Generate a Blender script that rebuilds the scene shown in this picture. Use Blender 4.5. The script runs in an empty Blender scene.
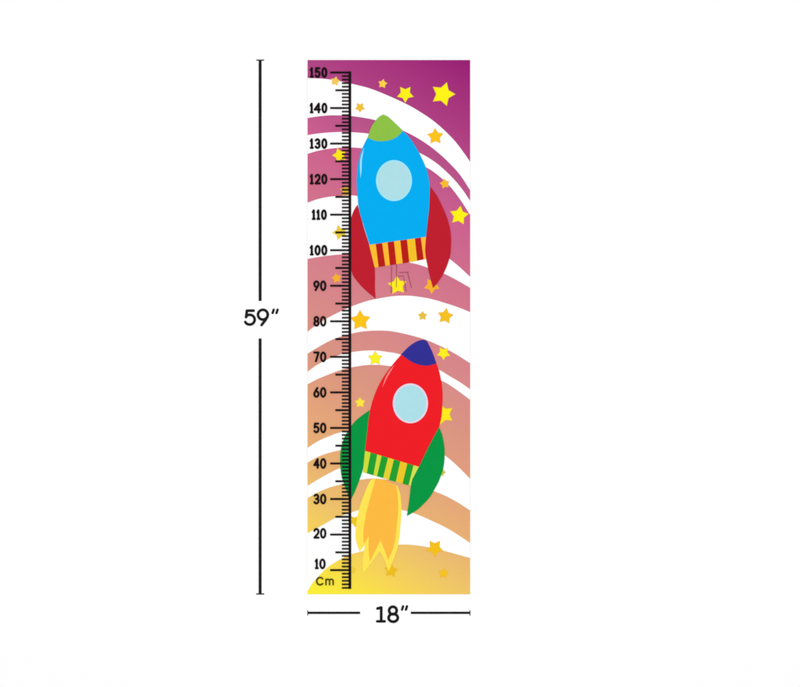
import bpy, bmesh, math
import numpy as np
from mathutils import Vector

# ------------------------------------------------------------------ camera, world, lamp, exposure
S = 0.0028                     # metres per photo unit: the chart is 18 x 59 inches
CX, BASE = 400.0, 760.0        # photo column at x = 0, photo row at z = 0 (below the frame)
def X(px): return (px - CX) * S
def Z(py): return (BASE - py) * S

scene = bpy.context.scene
cam_d = bpy.data.cameras.new("camera")
cam = bpy.data.objects.new("camera", cam_d)
scene.collection.objects.link(cam)
CAM_DIST = 6.0
cam.location = (0, -CAM_DIST, Z(343.5))
cam.rotation_euler = (math.radians(90), 0, 0)
cam_d.sensor_fit = 'HORIZONTAL'
cam_d.sensor_width = 36.0
cam_d.lens = 36.0 * CAM_DIST / (800 * S)
cam_d.clip_start = 0.1
cam_d.clip_end = 100.0
scene.camera = cam

world = bpy.data.worlds.new("World")
scene.world = world
world.use_nodes = True
bg = world.node_tree.nodes["Background"]
bg.inputs[0].default_value = (1, 1, 1, 1)
bg.inputs[1].default_value = 1.0

lamp_d = bpy.data.lights.new("studio_softbox", 'AREA')
lamp_d.shape = 'RECTANGLE'
lamp_d.size, lamp_d.size_y = 5.0, 4.0
lamp_d.energy = 75.0
lamp = bpy.data.objects.new("studio_softbox", lamp_d)
scene.collection.objects.link(lamp)
lamp.location = (0.0, -7.5, 3.2)
lamp.rotation_euler = (Vector((0, 0, 1.15)) - Vector(lamp.location)).to_track_quat('-Z', 'Y').to_euler()

scene.view_settings.view_transform = 'Standard'
scene.view_settings.look = 'None'
scene.view_settings.exposure = 0.0
scene.view_settings.gamma = 1.0
scene.cycles.pixel_filter_type = 'BLACKMAN_HARRIS'
scene.cycles.filter_width = 1.7

# ------------------------------------------------------------------ materials
E = 1.10                       # irradiance on the chart relative to white
def lin(c):
    out = []
    for v in c:
        v /= 255.0
        out.append((v / 12.92 if v <= 0.04045 else ((v + 0.055) / 1.055) ** 2.4) / E)
    return (out[0], out[1], out[2], 1.0)

def base_mat(name, rough=0.75):
    m = bpy.data.materials.new(name)
    m.use_nodes = True
    p = m.node_tree.nodes["Principled BSDF"]
    p.inputs["Roughness"].default_value = rough
    p.inputs["Specular IOR Level"].default_value = 0.04
    return m, p

_mats = {}
def ink(rgb, name="ink", grain=0.02):
    """matte printing ink: a flat tone with the faint mottling of a print"""
    key = (tuple(rgb), grain)
    if key in _mats: return _mats[key]
    m, p = base_mat(name)
    nt = m.node_tree
    tc = nt.nodes.new("ShaderNodeTexCoord")
    nz = nt.nodes.new("ShaderNodeTexNoise"); nz.inputs["Scale"].default_value = 45
    nz.inputs["Detail"].default_value = 2.0
    mx = nt.nodes.new("ShaderNodeMix"); mx.data_type = 'RGBA'
    c = lin(rgb)
    mx.inputs[6].default_value = tuple(min(0.97, v * (1 - grain * 1.6)) for v in c[:3]) + (1,)
    mx.inputs[7].default_value = tuple(min(0.97, v * (1 + grain * 1.6)) for v in c[:3]) + (1,)
    nt.links.new(tc.outputs["Object"], nz.inputs["Vector"])
    nt.links.new(nz.outputs["Fac"], mx.inputs[0])
    nt.links.new(mx.outputs[2], p.inputs["Base Color"])
    _mats[key] = m
    return m

def gradient_mat():
    """the printed sunset: yellow at the lower left corner to purple at the upper right one"""
    m, p = base_mat("printed_sunset")
    nt = m.node_tree
    tc = nt.nodes.new("ShaderNodeTexCoord")
    sp = nt.nodes.new("ShaderNodeSeparateXYZ")
    nt.links.new(tc.outputs["Object"], sp.inputs[0])
    mul = nt.nodes.new("ShaderNodeMath"); mul.operation = 'MULTIPLY'; mul.inputs[1].default_value = 0.57
    add = nt.nodes.new("ShaderNodeMath"); add.operation = 'ADD'
    nt.links.new(sp.outputs["X"], mul.inputs[0])
    nt.links.new(mul.outputs[0], add.inputs[0])
    nt.links.new(sp.outputs["Z"], add.inputs[1])
    mr = nt.nodes.new("ShaderNodeMapRange")
    mr.inputs["From Min"].default_value = Z(594) + 0.57 * X(307.6)
    mr.inputs["From Max"].default_value = Z(594) + 0.57 * X(307.6) + 640 * S
    nt.links.new(add.outputs[0], mr.inputs["Value"])
    cr = nt.nodes.new("ShaderNodeValToRGB")
    nt.links.new(mr.outputs[0], cr.inputs["Fac"])
    stops = [(0, (251, 240, 52)), (30, (250, 228, 66)), (60, (247, 212, 86)), (98, (238, 195, 105)),
             (130, (233, 180, 113)), (180, (228, 166, 121)), (216, (223, 156, 126)), (255, (217, 147, 130)), (320, (214, 132, 138)),
             (420, (206, 107, 140)), (460, (203, 95, 142)), (505, (182, 82, 136)), (550, (172, 60, 128)), (625, (150, 28, 115))]
    el = cr.color_ramp.elements
    while len(el) > 1: el.remove(el[-1])
    el[0].position = 0; el[0].color = lin(stops[0][1])
    for t, c in stops[1:]:
        e = el.new(t / 640.0); e.color = lin(c)
    nt.links.new(cr.outputs["Color"], p.inputs["Base Color"])
    return m

WHITE = ink((255, 255, 255), "white_print", 0.0)
GRAD = gradient_mat()
BLACK = ink((24, 17, 20), "black_ink")
DIM = ink((28, 27, 28), "black_line")

# ------------------------------------------------------------------ geometry helpers
LAYER = 0.00016
SHEET = 0.0008
def depth(k): return -(SHEET + LAYER * k)

def link(name, me, parent=None, label=None, cat=None, group=None, kind=None):
    o = bpy.data.objects.new(name, me)
    scene.collection.objects.link(o)
    if parent is not None: o.parent = parent
    if label: o["label"] = label
    if cat: o["category"] = cat
    if group: o["group"] = group
    if kind: o["kind"] = kind
    return o

def smooth(pts, n=10):
    """open Catmull-Rom curve through the points"""
    if len(pts) < 3: return [tuple(p) for p in pts]
    P = [Vector(p) for p in pts]
    P = [P[0] * 2 - P[1]] + P + [P[-1] * 2 - P[-2]]
    out = []
    for i in range(1, len(P) - 2):
        p0, p1, p2, p3 = P[i-1], P[i], P[i+1], P[i+2]
        for k in range(n):
            t = k / n
            q = 0.5 * ((2*p1) + (p2-p0)*t + (2*p0-5*p1+4*p2-p3)*t*t + (3*p1-p0-3*p2+p3)*t*t*t)
            out.append((q.x, q.y))
    out.append((P[-2].x, P[-2].y))
    return out

def path(*segs):
    """closed outline: every segment is smoothed, corners stay sharp where segments meet"""
    out = []
    for s in segs:
        for q in smooth(s):
            if not out or math.hypot(q[0]-out[-1][0], q[1]-out[-1][1]) > 0.02:
                out.append(q)
    if math.hypot(out[0][0]-out[-1][0], out[0][1]-out[-1][1]) < 0.02: out.pop()
    return out

def bm_poly(bm, pts, k, mat=0):
    y = depth(k)
    vs = [bm.verts.new((X(a), y, Z(b))) for a, b in pts]
    f = bm.faces.new(vs)
    f.material_index = mat
    f.normal_update()
    if f.normal.y > 0: f.normal_flip()

def finish(bm, name, mats, **kw):
    bm.normal_update()
    bmesh.ops.triangulate(bm, faces=[f for f in bm.faces if len(f.verts) > 4])
    me = bpy.data.meshes.new(name)
    bm.to_mesh(me); bm.free()
    for m in mats: me.materials.append(m)
    return link(name, me, **kw)

def shape(name, polys, k, mat, **kw):
    bm = bmesh.new()
    for p in polys: bm_poly(bm, p, k)
    return finish(bm, name, [mat], **kw)

def bm_box(bm, x0, x1, y0, y1, d0, d1, mat=0):
    """box between photo columns x0..x1, rows y0..y1 and depths d0..d1 (metres)"""
    v = [bm.verts.new((X(a), d, Z(b))) for d in (d0, d1) for a, b in ((x0, y0), (x1, y0), (x1, y1), (x0, y1))]
    for idx in ((0,1,2,3), (7,6,5,4), (0,4,5,1), (1,5,6,2), (2,6,7,3), (3,7,4,0)):
        f = bm.faces.new([v[i] for i in idx]); f.material_index = mat
    bmesh.ops.recalc_face_normals(bm, faces=bm.faces[:])

def arc(cx, cy, rx, ry, a0, a1, n=26):
    return [(cx + rx*math.cos(math.radians(a0+(a1-a0)*i/n)), cy - ry*math.sin(math.radians(a0+(a1-a0)*i/n))) for i in range(n+1)]

def bm_strokes(bm, strokes, k, y=None, step=0.2):
    """union of round-ended pen strokes [(polyline, radius), ...], contoured from its distance field"""
    xs = [p[0] for s, r in strokes for p in s]; ys = [p[1] for s, r in strokes for p in s]
    R = max(r for s, r in strokes) + 2*step
    gx = np.arange(min(xs)-R, max(xs)+R+step, step); gy = np.arange(min(ys)-R, max(ys)+R+step, step)
    GX, GY = np.meshgrid(gx, gy)
    F = np.full(GX.shape, 1e9)
    for s, r in strokes:
        for (ax, ay), (bx, by) in zip(s[:-1], s[1:]):
            dx, dy = bx-ax, by-ay
            L = dx*dx+dy*dy
            t = np.clip(((GX-ax)*dx+(GY-ay)*dy)/(L if L > 1e-12 else 1), 0, 1)
            F = np.minimum(F, np.hypot(GX-ax-t*dx, GY-ay-t*dy)-r)
    yy = depth(k) if y is None else y
    V = {}
    def vert(a, b):
        key = (round(a, 4), round(b, 4))
        if key not in V: V[key] = bm.verts.new((X(a), yy, Z(b)))
        return V[key]
    for j in range(len(gy)-1):
        for i in range(len(gx)-1):
            c = [(gx[i], gy[j], F[j, i]), (gx[i], gy[j+1], F[j+1, i]), (gx[i+1], gy[j+1], F[j+1, i+1]), (gx[i+1], gy[j], F[j, i+1])]
            if min(q[2] for q in c) >= 0: continue
            poly = []
            for q in range(4):
                a, b = c[q], c[(q+1) % 4]
                if a[2] < 0: poly.append(vert(a[0], a[1]))
                if (a[2] < 0) != (b[2] < 0):
                    lo, hi = (a, b) if (a[0], a[1]) < (b[0], b[1]) else (b, a)
                    t = lo[2]/(lo[2]-hi[2])
                    poly.append(vert(lo[0]+(hi[0]-lo[0])*t, lo[1]+(hi[1]-lo[1])*t))
            u = []
            for v in poly:
                if v not in u: u.append(v)
            if len(u) >= 3:
                try: bm.faces.new(u)
                except ValueError: pass

# ------------------------------------------------------------------ setting
bm = bmesh.new()
v = [bm.verts.new(p) for p in ((-6, 0, -2), (6, 0, -2), (6, 0, 6), (-6, 0, 6))]
bm.faces.new(v)
backdrop = finish(bm, "backdrop", [WHITE], kind="structure", label="plain white wall behind the chart")

# ------------------------------------------------------------------ the chart
L_, R_, T_, B_ = 307.6, 470.1, 60.2, 594.1
chart = link("growth_chart", None, label="tall narrow children's height chart printed with two rockets, stars and a centimetre ruler", cat="height chart")
chart.location = (X((L_+R_)/2), 0, Z(B_))
bpy.context.view_layer.update()
def adopt(o, p=None):
    """parent without moving; parts keep world-space mesh coordinates"""
    p = p or chart
    o.parent = p
    o.matrix_parent_inverse = p.matrix_world.inverted() if p is chart else p.matrix_parent_inverse.copy() @ p.matrix_parent_inverse.inverted()
    return o

bm = bmesh.new(); bm_box(bm, L_, R_, T_, B_, -0.0001, -SHEET)
adopt(finish(bm, "sheet", [GRAD]))

def band(upper, lower):
    """white swirl between two traced edges, both running left to right"""
    return path(upper, [upper[-1], lower[-1]], lower[::-1], [lower[0], upper[0]])
swirls = [
 band([(L_,78.2),(320,78.7),(330.3,79.7),(340.5,81.5),(351.2,83.8),(369.9,88.6),(390,96.6),(406.3,104.2),(418,110.7),(431.9,119.9),(443.9,130),(455.2,141.6),(464.5,153.9),(R_,162)],
      [(L_,118.1),(317.5,116.6),(329,115.5),(340,115.5),(351,116.1),(365,118.1),(374.5,120.1),(388,124.2),(402.8,130.6),(413.3,135.8),(424.9,142.8),(436.6,151.5),(448.2,162),(459.9,174.8),(R_,190.3)]),
 band([(L_,135.2),(317.5,133.7),(329,132.6),(340.7,132.1),(351,132.3),(368.7,133.8),(385,137.6),(401,143.6),(417.4,151.9),(428.4,157.8),(440,166.1),(452.9,178.3),(462.2,189.4),(R_,201)],
      [(L_,153.9),(317.5,151),(329,148.9),(340.7,147.8),(351.2,147.6),(361.7,148.3),(380,150.5),(405,157.5),(424.9,166.7),(436.6,174.2),(448.2,184.6),(455.2,192.8),(462.2,202.6),(R_,214.8)]),
 band([(L_,202.8),(317.5,199.3),(329,196.9),(342,195.9),(356.8,196),(385,203),(420,232),(440,251.4),(451.1,260.1),(459.9,267.4),(R_,276.9)],
      [(L_,258.9),(317.5,257.2),(329,255.6),(340.7,254.5),(360,254),(380,256),(395,259.5),(409.2,262.6),(418,264.5),(427.3,267.6),(444.1,273.8),(455.2,279.3),(R_,287.8)]),
 band([(L_,331.9),(314,326.7),(326.8,318.5),(340.7,311.3),(351.2,306.6),(365.2,301.6),(375.7,299.1),(390,296.6),(401.6,295.7),(413.3,296.1),(430.7,298.9),(448.2,304),(459.9,308),(R_,312.1)],
      [(L_,353.5),(317.5,347.6),(329,341.2),(340.7,336.6),(351.2,333.7),(361.7,331.6),(375.7,330.6),(390,331.1),(404,333.7),(417,337),(428.4,340.8),(441.2,346.5),(455.2,353.8),(R_,363.2)]),
 band([(L_,371.6),(317.5,364.6),(329,358.7),(341.6,354.2),(351.2,352.2),(362.9,350.8),(375.7,350.5),(390,352.3),(398.1,353.8),(420,360.5),(439.5,370),(448.2,375.2),(459.9,382.2),(R_,389.2)],
      [(L_,384.2),(317.5,379.1),(329,374.3),(340,370.3),(351.2,367.4),(365.2,365.2),(376,364.8),(386,365.6),(414,370),(441.8,380.8),(454,388),(R_,399.7)]),
 path([(L_,447.8),(317.5,441.4),(329,436.2),(340.7,432.2),(360,428),(385,427.5),(410,433.5),(430,445),(444.7,455.2),(454,462.8),(462.2,470.6),(R_,478.8)],
      [(R_,478.8),(R_,510.3)],
      [(R_,510.3),(454,500.2),(437.7,492.5),(410,483),(381.5,479),(369.9,478.6),(360.5,479.7),(350,481.8),(340.7,484.3),(329,487.6),(317.5,492.5),(L_,498)],
      [(L_,498),(L_,485.7)],
      [(L_,485.7),(317.5,479.7),(329,473.3),(340.2,468),(362,461),(390,458),(418,462)],
      [(418,462),(390,453),(365,448.6),(352,448.8),(340.2,450.2),(329,452.8),(317.5,457),(L_,462.4)],
      [(L_,462.4),(L_,447.8)]),
 band([(L_,533),(322.5,525),(335,518),(341.6,515.7),(351.2,512.4),(362,509),(375,506.8),(390,507.6),(403.5,510.2),(415.6,513.8),(430.7,520.2),(449.4,529.4),(R_,542.8)],
      [(L_,591),(311.5,584.2),(316.2,578.8),(321.6,572.9),(329,566.2),(340.7,558.9),(351.2,554.2),(364,550.6),(380,546.4),(399.3,544.5),(413.3,544.9),(428.4,547.2),(445.9,551.2),(R_,557.9)]),
]
for s in swirls:
    adopt(shape("white_swirl", [s], 1, WHITE))

# stars: centre, outer radius, direction of the first tip (degrees), colour
YEL, ORA = (255, 240, 22), (249, 194, 26)
stars = [
 (443.0, 94.3, 12.6, 0, (255,243,20), "large bright yellow star in the purple top corner"),
 (405.3, 94.2, 8.9, -90, YEL, "yellow star on the edge of the purple field"),
 (382.7, 83.9, 4.9, 80, (251,208,72), "small amber star on the purple field near the top"),
 (335.3, 81.3, 5.0, 78, (243,200,92), "small amber star under the 150 mark"),
 (360.0, 107.6, 5.3, -90, (234,196,60), "small mustard star right of the 140 mark"),
 (435.3, 136.6, 8.6, 92, ORA, "amber star on the uppermost white swirl"),
 (339.6, 155.4, 7.8, 180, (253,232,26), "yellow star under the 130 mark"),
 (346.0, 191.0, 6.4, 90, (222,180,52), "ochre star behind the ticks below 120"),
 (444.8, 183.8, 5.3, 100, (247,186,48), "small amber star right of the blue rocket"),
 (459.1, 215.6, 10.0, 82, YEL, "yellow star near the right edge beside the crimson fin"),
 (340.0, 232.6, 7.9, 180, (234,206,56), "yellow star behind the ticks above 100"),
 (336.6, 278.2, 5.2, 100, (245,176,46), "small orange star above the 90 mark"),
 (397.4, 285.4, 10.0, 96, (255,236,28), "yellow star under the blue rocket's striped band"),
 (431.9, 285.8, 8.4, -92, (248,178,44), "orange star behind the tip of the crimson fin"),
 (360.3, 320.6, 10.8, 92, (251,196,22), "large amber star right of the 80 mark"),
 (422.6, 315.9, 4.9, 90, (226,192,66), "tiny mustard star on the broad white swirl"),
 (445.4, 316.2, 8.4, 82, (244,192,32), "amber star on the broad white swirl"),
 (375.2, 358.4, 7.8, 90, (246,242,40), "lemon star left of the blue nose cone"),
 (443.6, 353.2, 7.2, -92, (252,238,30), "yellow star right of the blue nose cone"),
 (360.1, 402.6, 5.7, 92, (254,228,66), "small yellow star left of the red rocket"),
 (443.6, 414.3, 11.0, 180, (252,234,28), "yellow star half hidden by the red rocket's side"),
 (441.9, 472.2, 4.2, 0, (196,196,70), "tiny star peeping out behind the green fin"),
 (355.0, 521.0, 6.4, 200, (238,200,34), "golden star left of the flame"),
 (434.8, 548.0, 9.0, -90, (245,192,22), "golden star on the rim of the lowest hill"),
 (443.6, 573.2, 5.4, 85, (245,194,28), "small golden star on the lowest hill"),
 (391.0, 570.6, 7.4, -60, (238,190,26), "golden star behind the middle tip of the flame"),
 (352.6, 570.0, 3.6, 90, (240,206,62), "faint tiny star beside the 10 mark"),
]
for cx, cy, r, a, col, lab in stars:
    def outline(q, ratio):
        out = []
        for i in range(10):
            rr = (r if i % 2 == 0 else r * ratio) * q
            t = math.radians(a + 36 * i)
            out.append((cx + rr*math.cos(t), cy - rr*math.sin(t)))
        return out
    big = r > 6
    o, n = outline(1.0, 0.55 if big else 0.6), outline(0.84, 0.58)
    rim = tuple(int(c * w + d * (1 - w)) for c, d, w in zip(col, (244, 178, 78), (0.6,) * 3))
    bm = bmesh.new()
    y = depth(2)
    vo = [bm.verts.new((X(p), y, Z(q))) for p, q in o]; vn = [bm.verts.new((X(p), y, Z(q))) for p, q in n]
    for i in range(10):
        bm.faces.new((vo[i], vo[(i+1) % 10], vn[(i+1) % 10], vn[i])).material_index = 1
    bm.faces.new(vn)
    adopt(finish(bm, "star", [ink(col, "star_ink"), ink(rim, "star_rim_ink")], label=lab))

# ------------------------------------------------------------------ rockets
def rocket(label, body, body_col, k_body):
    return adopt(shape("rocket", [body], k_body, ink(body_col, "rocket_body_ink"), label=label))
def sub(parent, name, polys, k, col, label=None):
    return adopt(shape(name, polys, k, ink(col, name + "_ink"), label=label), parent)
def porthole(parent, cx, cy, rx, ry, rim, rim_col, glass_col):
    bm = bmesh.new()
    o = arc(cx, cy, rx, ry, 0, 360, 96)[:-1]; i = arc(cx, cy, rx-rim, ry-rim, 0, 360, 96)[:-1]
    y = depth(7)
    vo = [bm.verts.new((X(a), y, Z(b))) for a, b in o]; vi = [bm.verts.new((X(a), y, Z(b))) for a, b in i]
    n = len(o)
    for q in range(n):
        f = bm.faces.new((vo[q], vo[(q+1) % n], vi[(q+1) % n], vi[q])); f.material_index = 1
    bm.faces.new(vi)
    adopt(finish(bm, "porthole", [ink(glass_col, "porthole_ink"), ink(rim_col, "porthole_rim_ink")]), parent)
def stripes(parent, top, bot, cols, k=6):
    """striped band as one mesh: boundaries given along its top and bottom edges"""
    bm = bmesh.new(); mats = []
    for q in range(len(top)-1):
        m = ink(cols[q], "stripe_ink")
        if m not in mats: mats.append(m)
        bm_poly(bm, [top[q], top[q+1], bot[q+1], bot[q]], k, mats.index(m))
    bmesh.ops.remove_doubles(bm, verts=bm.verts[:], dist=1e-6)
    adopt(finish(bm, "striped_band", mats), parent)

# blue rocket
CRIM = (190, 29, 45)
body = path([(369.6,244.9),(363.4,225.1),(359.1,210),(357.5,196.4),(356.7,185.9),(356.8,175.5),(358.0,164.3),(360.5,153.3),(364.0,144.6),(369.5,134)],
            [(369.5,134),(386,128),(403,131)],
            [(403,131),(409.8,138.2),(417.4,149.8),(423.8,162.6),(427.6,173),(429.6,184.7),(429.8,195.2),(429,210),(427.4,222.8),(426.1,236.9)],
            [(426.1,236.9),(369.6,244.9)])
rk = rocket("blue rocket with a green nose and crimson fins", body, (0, 172, 240), 5)
sub(rk, "fin", [path([(357.6,204.6),(353.4,211.5),(350.2,222),(348.8,236),(348.9,250),(350,262),(352.4,274),(358.2,282.6),(365.2,290),(375.7,298.8)],
                     [(375.7,298.8),(375.0,288),(375.0,274),(374.0,262),(369.4,245)],
                     [(369.4,245),(364,228),(357.6,204.6)])], 4, CRIM)
sub(rk, "fin", [path([(430,186.6),(436.6,195.4),(443.8,210),(448.2,221.5),(450.6,232.5),(451.1,243),(449.9,256.6),(444.9,270.8),(438.9,281),(433.1,288)],
                     [(433.1,288),(430.2,277.5),(427.3,264.7),(425.3,253),(425.5,243.8),(426.7,231),(428.9,212.3),(430,186.6)])], 8, CRIM)
sub(rk, "nose_cone", [path([(382.8,114.8),(378.8,117.3),(374.6,122),(371,127.8),(367.6,137.8)],
                           [(367.6,137.8),(374.5,140.7),(381.5,141.4),(390,140.2),(397,137),(403,131)],
                           [(403,131),(396.5,124.6),(390,118.6),(386.5,116),(382.8,114.8)])], 6, (141, 192, 70))
porthole(rk, 394, 180.7, 18.0, 20.5, 1.5, (160,231,249), (174,222,230))
sub(rk, "highlight", [path([(364.2,147.5),(361.0,156),(359.9,165),(360.5,178.5)], [(360.5,178.5),(361.6,170),(362.0,160),(364.2,147.5)])], 6, (160,224,252))
RD, YE = (184, 28, 24), (254, 188, 48)
stripes(rk, [(369.1,244.9),(375.7,244),(382.1,243.1),(387.6,242.3),(394,241.4),(400.2,240.5),(407,239.6),(414.9,238.5),(420.8,237.6),(426.2,236.9)],
            [(374.7,267.6),(378.6,267),(385.4,266),(389.9,265.3),(396.4,264.2),(402.7,263.3),(409.3,262.3),(417.1,260.8),(423.7,259.4),(426.9,258.9)],
            [YE, RD, (253,184,50), RD, (255,190,46), RD, (243,194,40), RD, (255,184,62)])

# red rocket
GRN = (4, 150, 66)
body = path([(365,450.7),(366.6,438),(368.5,420),(370.5,408.6),(374.4,395.5),(381,381.1),(390.8,366.9),(401.6,354)],
            [(401.6,354),(420,352),(436.2,363)],
            [(436.2,363),(439.3,372),(441.7,384),(442.6,395.5),(442.2,408.6),(441.2,418),(439,427.4)],
            [(439,427.4),(432.5,443),(420.5,467.2)],
            [(420.5,467.2),(365,450.7)])
rk = rocket("red rocket with a dark blue nose, green fins and a flame", body, (238, 28, 37), 5)
sub(rk, "fin", [path([(370,409.8),(361,416.2),(355.5,420.8),(350.6,426.8),(345.6,434.8),(342.2,443.2),(340.4,452),(340.1,462),(341.0,473.3),(343.1,481.6),(346.6,491.5),(350,501.5)],
                     [(350,501.5),(355.6,490),(361.7,473.5),(363.6,465),(364.9,451),(367,436),(370,409.8)])], 4, GRN)
sub(rk, "fin", [path([(439,427),(442.5,436.2),(444.6,450.6),(443.6,466.3),(439.4,479.6),(434.6,489),(429.4,497.6),(419.1,508.2),(412,513),(406.9,515.8)],
                     [(406.9,515.8),(409.2,500),(410.8,486),(412.4,479)],
                     [(412.4,479),(419.1,466.2),(428.4,447),(439,427)])], 8, GRN)
sub(rk, "nose_cone", [path([(424.4,339.8),(420,340.3),(415.2,342.3),(408.5,347),(401.2,354.4)],
                           [(401.2,354.4),(409.8,360.8),(417.6,364.3),(425.5,365.7),(431.4,365),(436.3,363.2)],
                           [(436.3,363.2),(432.4,352.3),(428.6,344.4),(426.8,341.2),(424.4,339.8)])], 6, (49, 48, 146))
porthole(rk, 410.4, 403.3, 17.6, 19.9, 1.8, (228,216,234), (173,223,232))
sub(rk, "highlight", [path([(394.8,364.2),(389.4,371),(385.4,378),(382.2,388)], [(382.2,388),(386.6,378.6),(390.4,371.8),(394.8,364.2)])], 6, (255,140,138))
G2 = (32, 158, 48)
stripes(rk, [(365,450.8),(370.6,452.4),(377.2,454.4),(381.7,455.7),(388.1,457.6),(393.9,459.3),(400.3,461.2),(407.3,463.3),(413.6,465.2),(418.9,466.7)],
            [(362.9,472.2),(366.8,473.2),(373.4,475.2),(377,476.2),(383.1,478),(388.9,479.8),(395.8,481.8),(402.5,483.6),(408.6,485.2),(411,485.6)],
            [(206,220,58), G2, (204,218,62), G2, (226,208,50), G2, (238,198,40), G2, (214,224,84)])
flame = sub(rk, "flame", [path([(375.6,478.4),(370.3,480.6),(365.3,491.2),(360.2,505.2),(357.2,517),(355.7,530),(355.9,540),(359.6,551.5)],
                       [(359.6,551.5),(361.9,548.5),(364.8,545)],
                       [(364.8,545),(362.6,560),(362.9,573.5)],
                       [(362.9,573.5),(368,567),(380,551)],
                       [(380,551),(384.5,560),(388.6,571.5)],
                       [(388.6,571.5),(394.4,557),(398.3,544.3),(400.7,523.3),(401.4,507),(400.4,495),(397.6,486)],
                       [(397.6,486),(386,481),(375.6,478.4)])], 3, (255, 229, 84))
sub(rk, "flame_core", [path([(375.6,478.3),(369.9,499),(366.2,513),(364,527),(363.3,536),(364,544)],
                      [(364,544),(368.8,536)], [(368.8,536),(368.6,549),(369.8,561.4)],
                      [(369.8,561.4),(374.5,552),(380.6,540.2)], [(380.6,540.2),(384.5,550),(388.3,560)],
                      [(388.3,560),(394.2,544.3),(397,523.3),(398.3,507),(397.6,495),(396.4,486.2)],
                      [(396.4,486.2),(386,480.4),(375.6,478.3)])], 3.5, (253, 186, 66))

# fine pencil-like lines under the blue rocket
bm = bmesh.new()
bm_strokes(bm, [(s, 0.24) for s in ([(391.6,266),(391.2,293)], [(396.6,264.5),(396.3,287)], [(399,272.7),(408.6,272.2)],
                                    [(407.4,272.4),(411.4,287.6)], [(403.6,277.4),(406.2,291.5)], [(398,276.4),(403.8,276)])], 9, step=0.22)
adopt(finish(bm, "thin_line_marks", [ink((132, 62, 76), "thin_line_ink")]))

# ------------------------------------------------------------------ ruler with ticks and numbers
Y150, U = 72.7, (569.95-72.7)/140.0
def yv(v): return Y150 + (150 - v) * U
bm = bmesh.new()
bm_poly(bm, [(348.6,71.6),(351.2,71.6),(351.2,588.7),(348.6,588.7)], 10)
for v_ in range(5, 150):
    if v_ % 5 == 0 and v_ != 5: continue
    y = yv(v_)
    bm_poly(bm, [(341.9, y-0.82), (348.6, y-0.82), (348.6, y+0.82), (341.9, y+0.82)], 10)
ruler = adopt(finish(bm, "ruler_scale", [BLACK]))
for v_ in range(10, 151, 5):
    y = yv(v_); x0 = 330.4 if v_ % 10 == 0 else 335.6
    adopt(shape("tick", [[(x0-0.2, y-0.96), (348.6, y-0.96), (348.6, y+0.96), (x0-0.2, y+0.96)]], 10, BLACK), ruler)

def digit(ch, x0, x1, y0, y1, r):
    """centre lines of a digit fitted in the box (box is the inked extent)"""
    ax, bx, ay, by = x0+r, x1-r, y0+r, y1-r
    w, h = bx-ax, by-ay
    def P(*pts): return [(ax+w*a, ay+h*b) for a, b in pts]
    def A(cx, cy, rx, ry, a0, a1): return arc(ax+w*cx, ay+h*cy, w*rx, h*ry, a0, a1)
    g = {
     '0': [A(.5,.5,.5,.5,0,360)],
     '1': [P((.05,.2),(.55,0),(.55,1)), P((.1,1),(1,1))],
     '2': [A(.5,.29,.48,.29,165,-25) + P((.82,.55),(.02,1),(1,1))],
     '3': [A(.47,.26,.45,.26,150,-70) + P((.42,.5)), P((.42,.5)) + A(.48,.73,.5,.27,85,-155)],
     '4': [P((.78,1),(.78,0),(.0,.68),(1,.68))],
     '5': [P((.92,0),(.16,0),(.08,.46)) + A(.47,.68,.5,.32,125,-150)],
     '6': [P((.72,0),(.3,.32),(.05,.6)), A(.5,.69,.5,.31,0,360)],
     '7': [P((.0,0),(1,0),(.38,1))],
     '8': [A(.5,.25,.42,.25,0,360), A(.5,.74,.5,.26,0,360)],
     '9': [A(.5,.31,.5,.31,0,360), P((.95,.4),(.7,.68),(.28,1))],
    }[ch]
    return [(s, r) for s in g]

for v_ in range(10, 151, 10):
    t = str(v_); yc = yv(v_); 
    if v_ == 10: yc = 563.7
    if v_ == 20: yc = 533.2
    y0, y1 = yc-5.35, yc+5.35
    if len(t) == 3:
        if t == '110': bx = [(311.6,315.8),(316.2,320.4),(321.0,326.9)]
        elif t == '140': bx = [(309.6,313.6),(313.7,321.0),(321.5,327.4)]
        else: bx = [(309.6,313.8),(314.5,320.7),(321.3,327.4)]
        r = 1.1
    elif t == '10': bx, r = [(314.6,318.8),(319.3,325.7)], 1.03
    else: bx, r = [(313.3,319.6),(320.0,326.4)], 1.03
    bm = bmesh.new()
    for ch, (a, b) in zip(t, bx): bm_strokes(bm, digit(ch, a, b, y0, y1, r), 10)
    adopt(finish(bm, "number", [BLACK], label="printed number " + t), ruler)
bm = bmesh.new()
bm_strokes(bm, [(arc(320.1,581.0,3.35,3.65,42,318), 0.82)], 10)
bm_strokes(bm, [([(326.0,579.2),(326.0,584.6)], 0.74), (arc(327.8,580.9,1.8,1.8,175,0)+[(329.6,584.6)], 0.74), (arc(331.4,580.9,1.8,1.8,180,0)+[(333.2,584.6)], 0.74)], 10)
adopt(finish(bm, "unit_lettering", [ink((78,70,12), "olive_ink")], label="the letters Cm in dark olive"), ruler)

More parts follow.
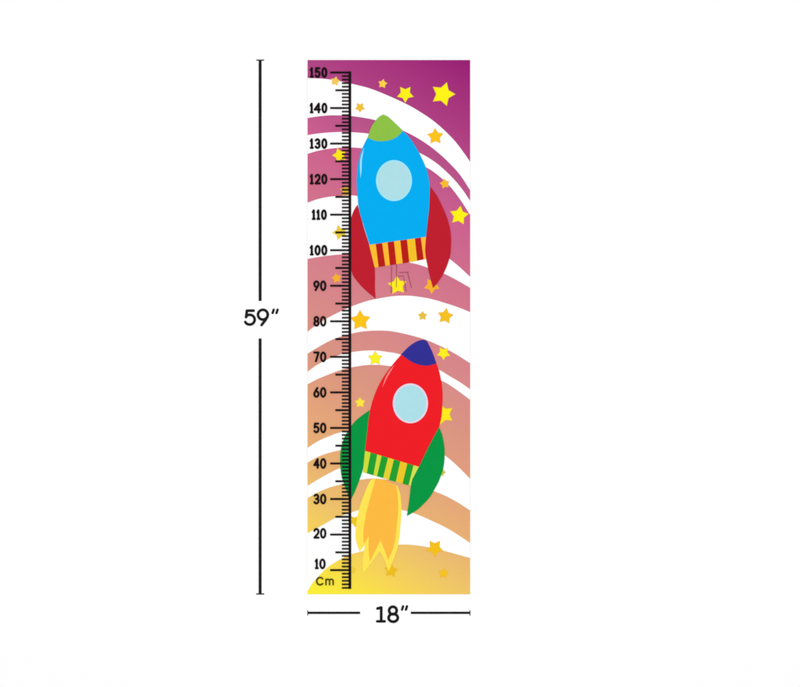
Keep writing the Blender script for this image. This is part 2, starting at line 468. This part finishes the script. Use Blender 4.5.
# ------------------------------------------------------------------ dimension lines beside and below the chart
def solid_bar(bm, x0, x1, y0, y1): bm_box(bm, x0, x1, y0, y1, -0.0001, -0.0006)
def dimension(label, bars, caps, loc):
    root = link("dimension_line", None, label=label, cat="dimension line")
    root.location = loc
    bpy.context.view_layer.update()
    inv = root.matrix_world.inverted()
    for b, c in zip(bars, caps):
        bm = bmesh.new(); solid_bar(bm, *b)
        o = finish(bm, "line", [DIM], parent=root); o.matrix_parent_inverse = inv
        bm = bmesh.new(); solid_bar(bm, *c)
        finish(bm, "end_cap", [ink((46,46,46), "cap_ink")], parent=o)
    return root, inv
def lettering(root, inv, strokes, label):
    bm = bmesh.new()
    for s in strokes: bm_strokes(bm, s, 0, y=-0.0006, step=0.22)
    o = finish(bm, "lettering", [DIM], parent=root, label=label); o.matrix_parent_inverse = inv

def quote(x, y, h, w=2.1):
    return [[([(x+w*0.62, y+1.0), (x+w*0.1, y+h-1.0)], 1.2)], [([(x+w*0.62+3.9, y+1.0), (x+w*0.1+3.9, y+h-1.0)], 1.2)]]

root, inv = dimension('tall black vertical measuring line broken by 59" left of the chart',
    [(258.65,261.6,60.9,301.0), (258.65,261.6,338.5,593.2)], [(256.2,264.1,59.7,60.88), (256.2,264.1,593.22,594.5)], (X(260.1), 0, Z(594)))
r = 1.36
lettering(root, inv, [
    [([(253.6,310.7),(246.9,310.7),(246.1,317.2)], r), (arc(249.7,319.7,5.0,4.9,136,-152), r)],
    [(arc(262.9,314.7,4.9,4.9,0,360), r), ([(267.4,316.8),(265.6,319.9),(261.6,325.0)], r)],
    ] + quote(272.4, 308.7, 5.3), 'black sans lettering 59"')
root, inv = dimension('short black horizontal measuring line broken by 18" below the chart',
    [(308.1,360.1,611.6,613.85), (410.8,469.5,611.6,613.85)], [(307.3,308.08,610.2,615.4), (469.52,470.4,610.2,615.4)], (X(389), 0, Z(615.4)))
lettering(root, inv, [
    [([(377.5,608.4),(381.2,607.4),(381.2,621.2)], 1.4), ([(377.2,621.2),(384.7,621.2)], 1.3)],
    [(arc(392.9,610.4,3.8,3.8,0,360), 1.4), (arc(393.2,617.7,4.6,3.9,0,360), 1.4)],
    ] + quote(401.8, 605.2, 5.3), 'black sans lettering 18"')
